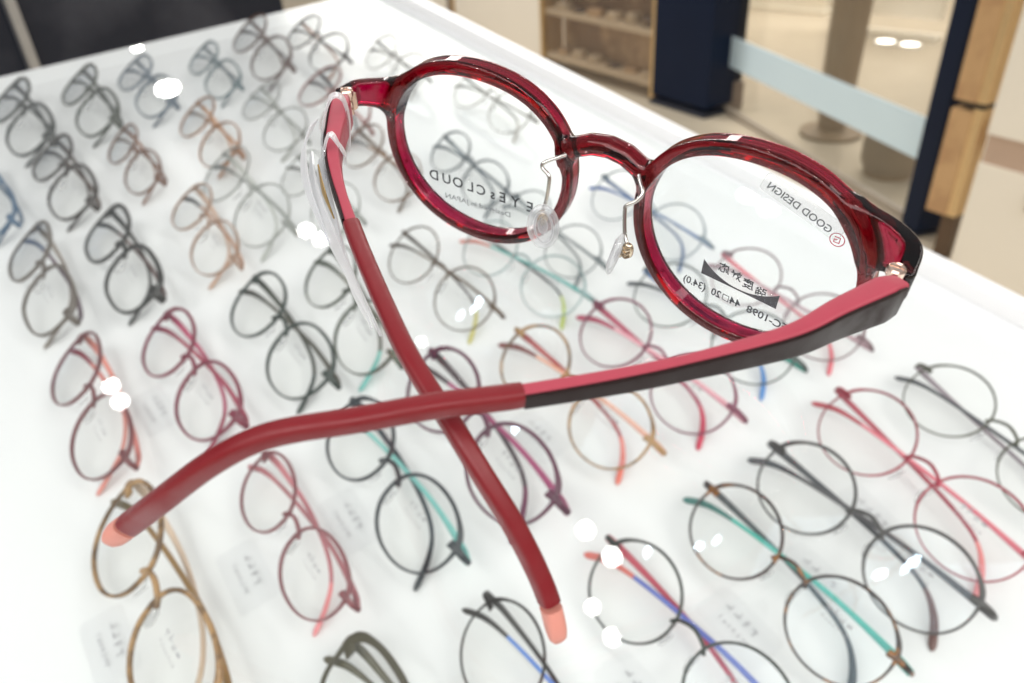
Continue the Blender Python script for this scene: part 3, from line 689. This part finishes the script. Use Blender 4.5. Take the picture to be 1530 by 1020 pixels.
# ================================================================== SPECTACLES IN THE TRAY
def contour(kind, n=56):
    th = np.arange(n) / n * 2 * np.pi; ct, st = np.cos(th), np.sin(th)
    if kind == 'round': a, b, p, up, sh = 24.6, 22.8, 2.05, .0, 0
    elif kind == 'panto': a, b, p, up, sh = 25.2, 22.0, 2.25, 1.3, 0
    elif kind == 'oval': a, b, p, up, sh = 25.6, 20.8, 2.15, .6, 0
    else: a, b, p, up, sh = 26.2, 20.4, 2.55, .8, 0
    x = np.sign(ct) * np.abs(ct) ** (2 / p) * a; y = np.sign(st) * np.abs(st) ** (2 / p) * b
    x = x * (1 + .05 * np.clip(y / b, -1, 1) * up)
    return x, y
def bend(V):
    V = np.array(V, float); V[:, 2] -= .0013 * V[:, 0] ** 2; return V
KINDS = {}
def build_kind(kind, rw, rd):
    """rim width / depth in mm"""
    key = (kind, rw); 
    if key in KINDS: return KINDS[key]
    x, y = contour(kind); n = len(x); out = {}
    mb = MB()
    for s in (-1, 1):
        cx = s * 33.5; tx = np.roll(x, -1) - np.roll(x, 1); ty = np.roll(y, -1) - np.roll(y, 1); l_ = np.hypot(tx, ty); U = np.c_[ty / l_, -tx / l_, 0 * tx]
        top = np.clip(y / y.max(), 0, 1); an = np.degrees(np.arctan2(y, x)); wv = rw * (.72 + .35 * top ** 2 + .75 * np.exp(-((an - 28) / 16.0) ** 2) + .3 * np.exp(-((np.abs(an) - 165) / 22.0) ** 2))
        P = np.c_[cx + s * x, y, 0 * x]; Us = U * np.array([s, 1, 1])
        mb.sweep(P + Us * (wv / 2)[:, None], Us, (0, 0, 1), wv / 2, rd / 2, n=2.8, seg=10, closed=True)
        # endpiece
        ex0 = 33.5 + x.max() * .90
        P = interp([(s * (ex0 - 2), 8.0, 0), (s * (ex0 + 3), 8.6, 0), (s * 63.5, 8.2, -1.5), (s * 65.6, 7.6, -6)], 4)
        k = len(P); hh = np.linspace(max(1.6, rw * 1.15), max(1.3, rw * .8), k); Uv = np.tile([0, 1.0, 0], (k, 1)); T = np.gradient(P, axis=0); T /= np.linalg.norm(T, axis=1)[:, None]; W = np.cross(T, Uv)
        mb.sweep(P, Uv, W, hh, rd * .5, n=3, seg=10)
    P = interp([(-10.5, 3.2, 0), (-7.5, 6.6, .6), (0, 9.0, 1.2), (7.5, 6.6, .6), (10.5, 3.2, 0)], 5); T = np.gradient(P, axis=0); T /= np.linalg.norm(T, axis=1)[:, None]; W = np.tile([0, 0, 1.0], (len(P), 1)); Uv = np.cross(W, T)
    mb.sweep(P, Uv, W, max(.9, rw * .62), rd * .5, n=2.6, seg=10)
    mb.v = [tuple(v) for v in bend(mb.v)]
    out['front'] = mb.mesh('front')
    mb = MB()
    V = []; F = []
    for zz in (.7, -.7):
        base = len(V); V.append((0, 0, zz))
        for k_ in (.5, 1.0):
            for i in range(n): V.append((x[i] * k_ * 1.005, y[i] * k_ * 1.005, zz))
        for i in range(n):
            F.append((base, base + 1 + i, base + 1 + (i + 1) % n)); F.append((base + 1 + i, base + 1 + n + i, base + 1 + n + (i + 1) % n, base + 1 + (i + 1) % n))
    for s in (-1, 1):
        m2 = MB(); VV = np.array(V) * np.array([s, 1, 1]) + np.array([s * 33.5, 0, 0]); m2.add(bend(VV), F); out['lens%d' % s] = m2.mesh('lens')
    # folded temples
    for s, pts, key_ in ((1, [(65.4, 7.6, -10.5), (52, 8.6, -15), (20, 8.8, -18), (-12, 6.4, -16), (-38, 3.4, -13), (-56, -.5, -10.5), (-68, -7.5, -9)], 'b'),
                         (-1, [(-65.4, 7.6, -10.5), (-52, 7.6, -16.5), (-20, 6.5, -22), (12, 4.0, -21), (34, -.5, -17), (47, -9.5, -13), (56, -23, -10)], 'a')):
        P = interp(pts, 6); k = len(P); T = np.gradient(P, axis=0); T /= np.linalg.norm(T, axis=1)[:, None]
        Uv = np.tile([0, 1.0, 0], (k, 1)); Uv = Uv - T * (Uv * T).sum(1)[:, None]; Uv /= np.linalg.norm(Uv, axis=1)[:, None]; W = np.cross(T, Uv)
        f = np.linspace(0, 1, k); hh = np.interp(f, [0, .08, .3, .7, .88, 1], [2.2, 2.5, 1.6, 1.3, 2.2, 2.1]) * (.9 if rw > 1.45 else .72); tt = np.interp(f, [0, .3, 1], [1.2, .9, 1.1])
        c = int(k * .70); mb = MB(); mb.sweep(P[:c + 1], Uv[:c + 1], W[:c + 1], hh[:c + 1], tt[:c + 1], n=3.2, seg=10); out['temple' + key_] = mb.mesh('temple')
        hh2 = hh[c:].copy(); tt2 = tt[c:].copy(); hh2[-1] *= .45; tt2[-1] *= .5
        mb = MB(); mb.sweep(P[c:], Uv[c:], W[c:], hh2 * 1.03, tt2 * 1.05, n=2.6, seg=10); out['tip' + key_] = mb.mesh('temple_tip')
    for s in (-1, 1):
        mb = MB(); nn_ = np.array([-s * .8, 0, -.6]); up_ = np.array([-s * .25, 1, 0]); up_ /= np.linalg.norm(up_); sd_ = np.cross(nn_, up_)
        mb.ell((s * 7.6, -5.5, -4.5), np.array([sd_ * 2.4, up_ * 4.6, nn_ * .8]), seg=12, rings=8); mb.tube(interp([(s * 9.6, 1.5, -1.2), (s * 9.2, 0, -4.5), (s * 8.4, -4.5, -5)], 3), .4, 6)
        out['pad%d' % s] = mb.mesh('nose_pad')
    for k_, m_ in out.items():
        recalc(m_); smooth(m_, 50); m_.materials.append(None)
    KINDS[key] = out; return out
lens2 = clear('tray_lens', (0.998, 0.998, 0.993), 0.014, gl=(.62, .8, 1))
pad_m = clear('tray_pad', (.9, .9, .9), .05, haze=.2)
MC = {}
def cmat(h, kind='gloss'):
    key = (h, kind)
    if key not in MC:
        if h == 'tortoise': MC[key] = principled('tortoise', srgb('#2b1e18'), .25, col2=srgb('#94602a'), nscale=110, ramp=(.54, .66))
        elif h == 'amberfade': MC[key] = principled('amber_mottle', srgb('#6a5034'), .25, col2=srgb('#a88458'), nscale=90)
        elif kind == 'metal': MC[key] = principled('metal_' + h.strip('#'), srgb(h), .3, metal=.55, noise=.08, nscale=200)
        elif kind == 'soft': MC[key] = principled('soft_' + h.strip('#'), srgb(h), .3, noise=.1, nscale=120, trans=.55)
        else: MC[key] = principled('acetate_' + h.strip('#'), srgb(h), .28, noise=.12, nscale=120)
    return MC[key]
BETA = math.radians(34)
SLAB = 'spectacles lying in the white tray'
ink_pale = principled('pale_ink', (0.38, 0.38, 0.40), .6, noise=.2)
def marks_mesh(name, rows, x0, y0, z, rot=0.0, bow=True, seed=1):
    g = random.Random(seed); mb = MB()
    for ry, n_, hgt, wdt, step in rows:
        for q_ in range(n_):
            cx_ = x0 + q_ * step; 
            for st in range(3):      # each character a few strokes
                if g.random() < .5: a_, b_ = wdt, hgt * .16
                else: a_, b_ = wdt * .16, hgt
                ox, oy = (g.random() - .5) * wdt * .6, (g.random() - .5) * hgt * .6
                x_, y_ = cx_ + ox, y0 + ry + oy; P = [(x_ - a_ / 2, y_ - b_ / 2, z), (x_ + a_ / 2, y_ - b_ / 2, z), (x_ + a_ / 2, y_ + b_ / 2, z), (x_ - a_ / 2, y_ + b_ / 2, z)]
                P = bend(P) if bow else P; mb.add(P, [(0, 1, 2, 3)])
    m_ = mb.mesh(name); m_.materials.append(None); return m_
PRINT = marks_mesh('lens_print', [(3, 4, 3.0, 2.6, 4.0), (-2, 7, 1.6, 1.3, 2.2)], 24, 2, 1.0)
TAGP = marks_mesh('print', [(3.5, 4, 3.4, 3.0, 5.4), (-3.5, 7, 2.2, 1.7, 3.0)], -9, 0, .62, bow=False, seed=4)
def card(A, B, label, off_=34, t_=.5):
    A = np.array(A, float); B = np.array(B, float); d = unit(B - A); h = np.array([-d[1], d[0]]); c = A + (B - A) * t_ - h * off_
    e = empty('clear_card', (0, 0, 0)); m4 = Matrix.Identity(4); al = math.atan2(d[1], d[0]); ti = .10
    R3 = np.array([[math.cos(al), -math.sin(al) * math.cos(ti), math.sin(al) * math.sin(ti)], [math.sin(al), math.cos(al) * math.cos(ti), -math.cos(al) * math.sin(ti)], [0, math.sin(ti), math.cos(ti)]])
    for i in range(3):
        for j in range(3): m4[i][j] = R3[i][j]
    m4[0][3] = c[0] * MM; m4[1][3] = c[1] * MM; m4[2][3] = (BED + 1.3) * MM; e.matrix_world = hm @ m4
    mb = MB(); prism(mb, [(-20 + 2, -11), (18, -11), (20, -9), (20, 9), (18, 11), (-18, 11), (-20, 9), (-20, -9)], 0, .55); obj('film', mb, film_m, e, sm=False)
    o = bpy.data.objects.new('print', TAGP); COL.objects.link(o); o.parent = e; o.material_slots[0].link = 'OBJECT'; o.material_slots[0].material = ink_pale
    tag(e, label, 'card', 'clear printed cards lying by the spectacles')
film_m = clear('card_film', (.996, .996, .997), .02, haze=.0, edge=.04)
def place(A, B, kind, rw, fc, t1c, t2c, tip1, tip2, label, mk='gloss', beta=BETA, marks=True):
    """A,B = endpiece positions (mm) on the tray plane grid"""
    beta = beta + math.radians(rnd.uniform(-5, 5))
    K = build_kind(kind, rw, 2.6 if rw > 1.45 else 1.6)
    A = np.array(A, float); B = np.array(B, float); d = B - A; W_ = np.linalg.norm(d); s = W_ / 131.5; az = math.atan2(d[1], d[0])
    ex = np.array([math.cos(az), math.sin(az), 0]); h = np.array([-math.sin(az), math.cos(az), 0]); ez = math.cos(beta) * h + math.sin(beta) * np.array([0, 0, 1]); nz = np.cross(ex, ez)
    Rm = np.stack([ex, ez, nz], 1)
    zmin = 1e9
    for k_, m_ in K.items():
        V = np.empty(len(m_.vertices) * 3, np.float32); m_.vertices.foreach_get('co', V); zmin = min(zmin, float((V.reshape(-1, 3) @ Rm[2]).min()) / MM)
    cz = BED + .1 - zmin * s
    mid = (A + B) / 2; loc_end = ez * 7.8 * s - nz * 4 * s
    c = np.array([mid[0] - loc_end[0], mid[1] - loc_end[1], cz])
    e = empty('eyeglasses', c); m4 = Matrix.Identity(4)
    for i in range(3):
        for j in range(3): m4[i][j] = Rm[i][j] * s
        m4[i][3] = c[i] * MM
    e.matrix_world = hm @ m4
    tag(e, label, 'eyeglasses', SLAB)
    def part(nm, me_, m, par=e):
        o = bpy.data.objects.new(nm, me_); COL.objects.link(o); o.parent = par
        o.material_slots[0].link = 'OBJECT'; o.material_slots[0].material = m; return o
    part('front', K['front'], cmat(fc, mk))
    part('lens', K['lens-1'], lens2); ln = part('lens', K['lens1'], lens2)
    if marks: part('lens_print', PRINT, ink_pale, ln)
    a = part('temple', K['templea'], cmat(t1c)); part('temple_tip', K['tipa'], cmat(tip1), a)
    b = part('temple', K['templeb'], cmat(t2c)); part('temple_tip', K['tipb'], cmat(tip2), b)
    part('nose_pad', K['pad-1'], pad_m); part('nose_pad', K['pad1'], pad_m)
    return e
#PAIRS-BEGIN
place((-780, 201), (-638, 154), 'rect', 2.9, '#1d241f', '#1d241f', '#2b3028', '#1d241f', '#1d241f', 'thick black green pair in the far left corner of the tray, first of its column', 'gloss')
place((-643, 160), (-515, 114), 'rect', 2.8, '#2a221b', '#3a2a1e', '#4b3423', '#2a221b', '#2a221b', 'thick black brown pair directly below the corner pair in the leftmost column', 'gloss')
place((-752, 260), (-618, 208), 'rect', 2.6, '#28301f', '#343a2a', '#28301f', '#28301f', '#28301f', 'dark moss green pair heading the second column from the left, by the dark cabinet', 'gloss')
place((-610, 208), (-500, 168), 'oval', 2.2, '#7a4a2c', '#8a5a3a', '#6a3c22', '#7a4a2c', '#6f5c50', 'translucent brown pair under the dark moss green one in the second column', 'soft')
place((-731, 309), (-605, 264), 'rect', 2.4, '#4a5a68', '#5b6b7a', '#43535f', '#4a5a68', '#4a5a68', 'blue grey pair at the top of the third column near the dark cabinet', 'gloss')
place((-698, 373), (-583, 326), 'rect', 2.4, '#4c6166', '#55666c', '#2d4652', '#4c6166', '#4c6166', 'teal grey pair at the far edge between the blue grey and the dark brown pair', 'gloss')
place((-702, 445), (-564, 379), 'oval', 2.2, '#4a2e22', '#5a3a2a', '#2f211b', '#4a2e22', '#2f211b', 'dark brown pair at the far edge, second from the far right corner of the tray', 'gloss')
place((-659, 483), (-534, 434), 'round', 1.8, '#3a3230', '#9a6038', '#3a3230', '#9a6038', '#3a3230', 'black pair with orange brown arm at the far corner behind the ruby hinge', 'gloss')
place((-595, 281), (-477, 234), 'round', 1.7, '#b07848', '#c08a5a', '#b98050', '#b07848', '#8a7a6a', 'light orange brown round pair below the teal grey one', 'soft')
place((-570, 340), (-449, 287), 'round', 1.4, '#8d9088', '#a3a69e', '#8d9088', '#8d9088', '#8d9088', 'pale grey green clear pair left of the ruby hinge', 'soft')
place((-543, 396), (-411, 330), 'round', 1.5, '#a0645c', '#3a3434', '#b07068', '#a0645c', '#4a4040', 'dusty rose pair with dark arm just behind the left hinge of the ruby pair', 'soft')
place((-475, 180), (-358, 127), 'oval', 1.5, '#c09a80', '#c9a890', '#b48a70', '#c09a80', '#3c3c3c', 'pale beige gold pair with a black arm end, right of the thick black pair', 'soft')
place((-668, 103), (-544, 64), 'rect', 2.4, '#3d5a74', '#466884', '#3d5a74', '#3d5a74', '#3d5a74', 'slate blue pair cut by the left edge of the photo', 'gloss')
place((-528, 71), (-402, 22), 'rect', 2.6, '#7b7268', '#8a8178', '#5a4450', '#7b7268', '#475a78', 'grey brown pair with a slate blue arm end by the left edge', 'soft')
place((-500, 117), (-374, 70), 'rect', 3.2, '#262622', '#33322c', '#4b2a22', '#262622', '#262622', 'thick black pair with square lenses in the second column, above the magenta pair', 'gloss')
place((-386, 17), (-264, -32), 'panto', 1.8, '#8b4b4f', '#d68a7e', '#c8766e', '#d68a7e', '#8b3040', 'dusty pink pair with thick coral arms near the left edge', 'soft')
place((-359, 63), (-236, 24), 'panto', 2.2, '#96324c', '#b04868', '#a03850', '#96324c', '#8b2c44', 'magenta pair with see-through reddish rims, below the thick black pair', 'soft')
place((-339, 124), (-213, 78), 'panto', 2.0, '#26332c', '#3a3d30', '#4a4638', '#26332c', '#3a382e', 'dark green black pair between the magenta pair and the left ruby arm', 'gloss')
place((-254, -40), (-115, -93), 'panto', 2.0, 'amberfade', '#cdb7a2', '#8a6a3c', '#c8b29c', '#6d6040', 'amber brown pair with beige arms under the coral end of the long curved arm', 'gloss')
place((-213, 18), (-103, -24), 'oval', 1.8, '#a05c62', '#c07880', '#a86a70', '#e58c90', '#b4747a', 'rose pink pair with coral arm ends below the long curved red arm', 'soft')
place((-199, 76), (-74, 26), 'oval', 2.0, '#2e3438', '#3a4248', '#7fc2bc', '#2e3438', '#3a4248', 'black pair with a pale turquoise arm between the rose pair and the downward arm', 'gloss')
place((-184, 133), (-47, 77), 'oval', 2.0, '#6b2a4a', '#4a3c40', '#a84a74', '#6b2a4a', '#4a3c40', 'plum purple pair partly hidden behind the downward pointing red arm', 'soft')
place((-316, 178), (-191, 112), 'oval', 1.5, '#565c50', '#565c50', '#6b6a5c', '#79c4bc', '#565c50', 'grey green pair with a turquoise arm end, behind the clear plastic tie', 'metal')
place((-285, 225), (-164, 187), 'round', 1.4, '#5a4a3a', '#4a4036', '#6b5a48', '#c8c060', '#4a4036', 'thin brown round pair with a yellow arm end below the left ruby rim', 'metal')
place((-244, 260), (-121, 237), 'round', 1.3, '#8aa0a0', '#4c4c4c', '#5fb0aa', '#b8c860', '#c87868', 'pale grey green round pair with coral endpiece beneath the clear nose pad', 'metal')
place((-245, 320), (-133, 277), 'round', 1.2, '#6a7274', '#6a7274', '#7a8284', '#6a7274', '#6a7274', 'thin steel grey round pair seen between the two nose pads', 'metal')
place((-197, 380), (-78, 338), 'round', 1.2, '#7a8890', '#46608a', '#5a78a8', '#46608a', '#2e58a0', 'thin grey round pair with blue endpieces seen through the right ruby lens', 'metal')
place((-110, 289), (23, 254), 'round', 1.3, '#4a5450', '#3c6aa8', '#3a9a8a', '#5a90d0', '#3a4044', 'thin dark round pair with green and blue arms under the lower right ruby rim', 'metal')
place((-121, 235), (7, 192), 'round', 1.5, '#93385a', '#a83a58', '#e8a8b4', '#c83c58', '#a83a58', 'magenta round pair directly above the pink and dark arm', 'soft')
place((-150, 181), (-22, 142), 'round', 1.7, 'amberfade', '#a84a48', '#e8b098', '#e07868', '#7a3a34', 'amber tortoise round pair with coral arm ends, under the joint of the long arm', 'gloss')
place((-71, 340), (52, 297), 'round', 1.4, '#8b6a70', '#e0707c', '#c0a0a8', '#e0707c', '#8b6a70', 'greyish pink round pair seen through the printing of the right ruby lens', 'soft')
place((42, 246), (167, 179), 'round', 1.3, '#97293c', '#a83a4c', '#e07886', '#e88a8a', '#b0404c', 'thin crimson round pair with pink arms near the right edge of the photo', 'metal')
place((78, 299), (193, 239), 'round', 1.3, '#4a4a38', '#8a7c84', '#33363a', '#33363a', '#33363a', 'thin black and gold round pair at the right edge, above the crimson pair', 'metal')
place((24, 183), (151, 141), 'round', 1.8, '#3c3a38', '#3a3c40', '#4c4a4c', '#6a4a44', '#3a3c40', 'charcoal grey round pair between the crimson pair and the one with a turquoise arm', 'gloss')
place((5, 137), (125, 92), 'round', 1.7, 'tortoise', '#3a4244', '#3fae9f', '#3a4244', '#2f6f68', 'dark tortoise round pair with a bright turquoise arm at the lower right', 'gloss')
place((-23, 78), (99, 36), 'round', 1.5, '#3a3f3a', '#b03048', '#5c6ab8', '#3a3f3a', '#d06a60', 'black green round pair with violet blue arm, right of the coral arm end', 'metal')
place((-57, 17), (60, -30), 'round', 1.4, '#33302c', '#33302c', '#5f86d0', '#33302c', '#33302c', 'thin black round pair with blue arm, bottom edge, left of the downward coral end', 'metal')
place((-97, -37), (24, -71), 'rect', 3.4, '#4a4636', '#55513e', '#3a3728', '#4a4636', '#55513e', 'thick olive pair cut by the bottom edge of the photo', 'gloss')
place((-352, 363), (-242, 313), 'oval', 1.7, '#5a6468', '#6a7478', '#5a6468', '#5a6468', '#4a5458', 'slate grey pair seen through the upper half of the left ruby lens', 'soft')
place((-425, 327), (-308, 282), 'round', 1.5, '#8b6a50', '#6a5a4a', '#9a7a60', '#6a5a4a', '#6a6a6a', 'light brown pair seen just left of the left ruby rim', 'soft')
place((-491, 226), (-350, 175), 'round', 1.2, '#aeb2ac', '#b8bcb6', '#8a8e88', '#aeb2ac', '#6a6e6a', 'almost colourless clear pair between the orange brown and the beige gold pair', 'soft')
place((-438, 263), (-319, 219), 'round', 1.2, '#a4a8a0', '#5a5a54', '#8a8e88', '#a4a8a0', '#5a5a54', 'colourless pair with a dark arm behind the clear plastic tie', 'soft')
place((-411, 471), (-294, 431), 'round', 1.4, '#b0aaa0', '#6a685c', '#a09a90', '#b0aaa0', '#6a685c', 'pale clear pair near the top of the left ruby lens', 'soft')
place((-546, 489), (-432, 443), 'round', 1.4, '#8a8680', '#6a6660', '#8a8680', '#8a8680', '#6a6660', 'grey clear pair just above the left ruby endpiece near the far corner', 'soft')
card((-359, 63), (-236, 24), 'clear printed plastic card lying beside the magenta pair')
card((-254, -40), (-115, -93), 'clear printed plastic card lying beside the amber pair at the lower left')
card((-213, 18), (-103, -24), 'clear printed plastic card lying beside the rose pink pair at the lower left')
card((-199, 76), (-74, 26), 'clear printed plastic card lying beside the black pair with the turquoise arm')
card((-150, 181), (-22, 142), 'clear printed plastic card lying beside the amber tortoise round pair')
card((42, 246), (167, 179), 'clear printed plastic card lying beside the crimson pair near the right edge')
card((24, 183), (151, 141), 'clear printed plastic card lying beside the charcoal round pair at the right')
card((5, 137), (125, 92), 'clear printed plastic card lying beside the dark tortoise pair with turquoise arm')
card((-23, 78), (99, 36), 'clear printed plastic card lying beside the black green pair with violet blue arm')
#PAIRS-END
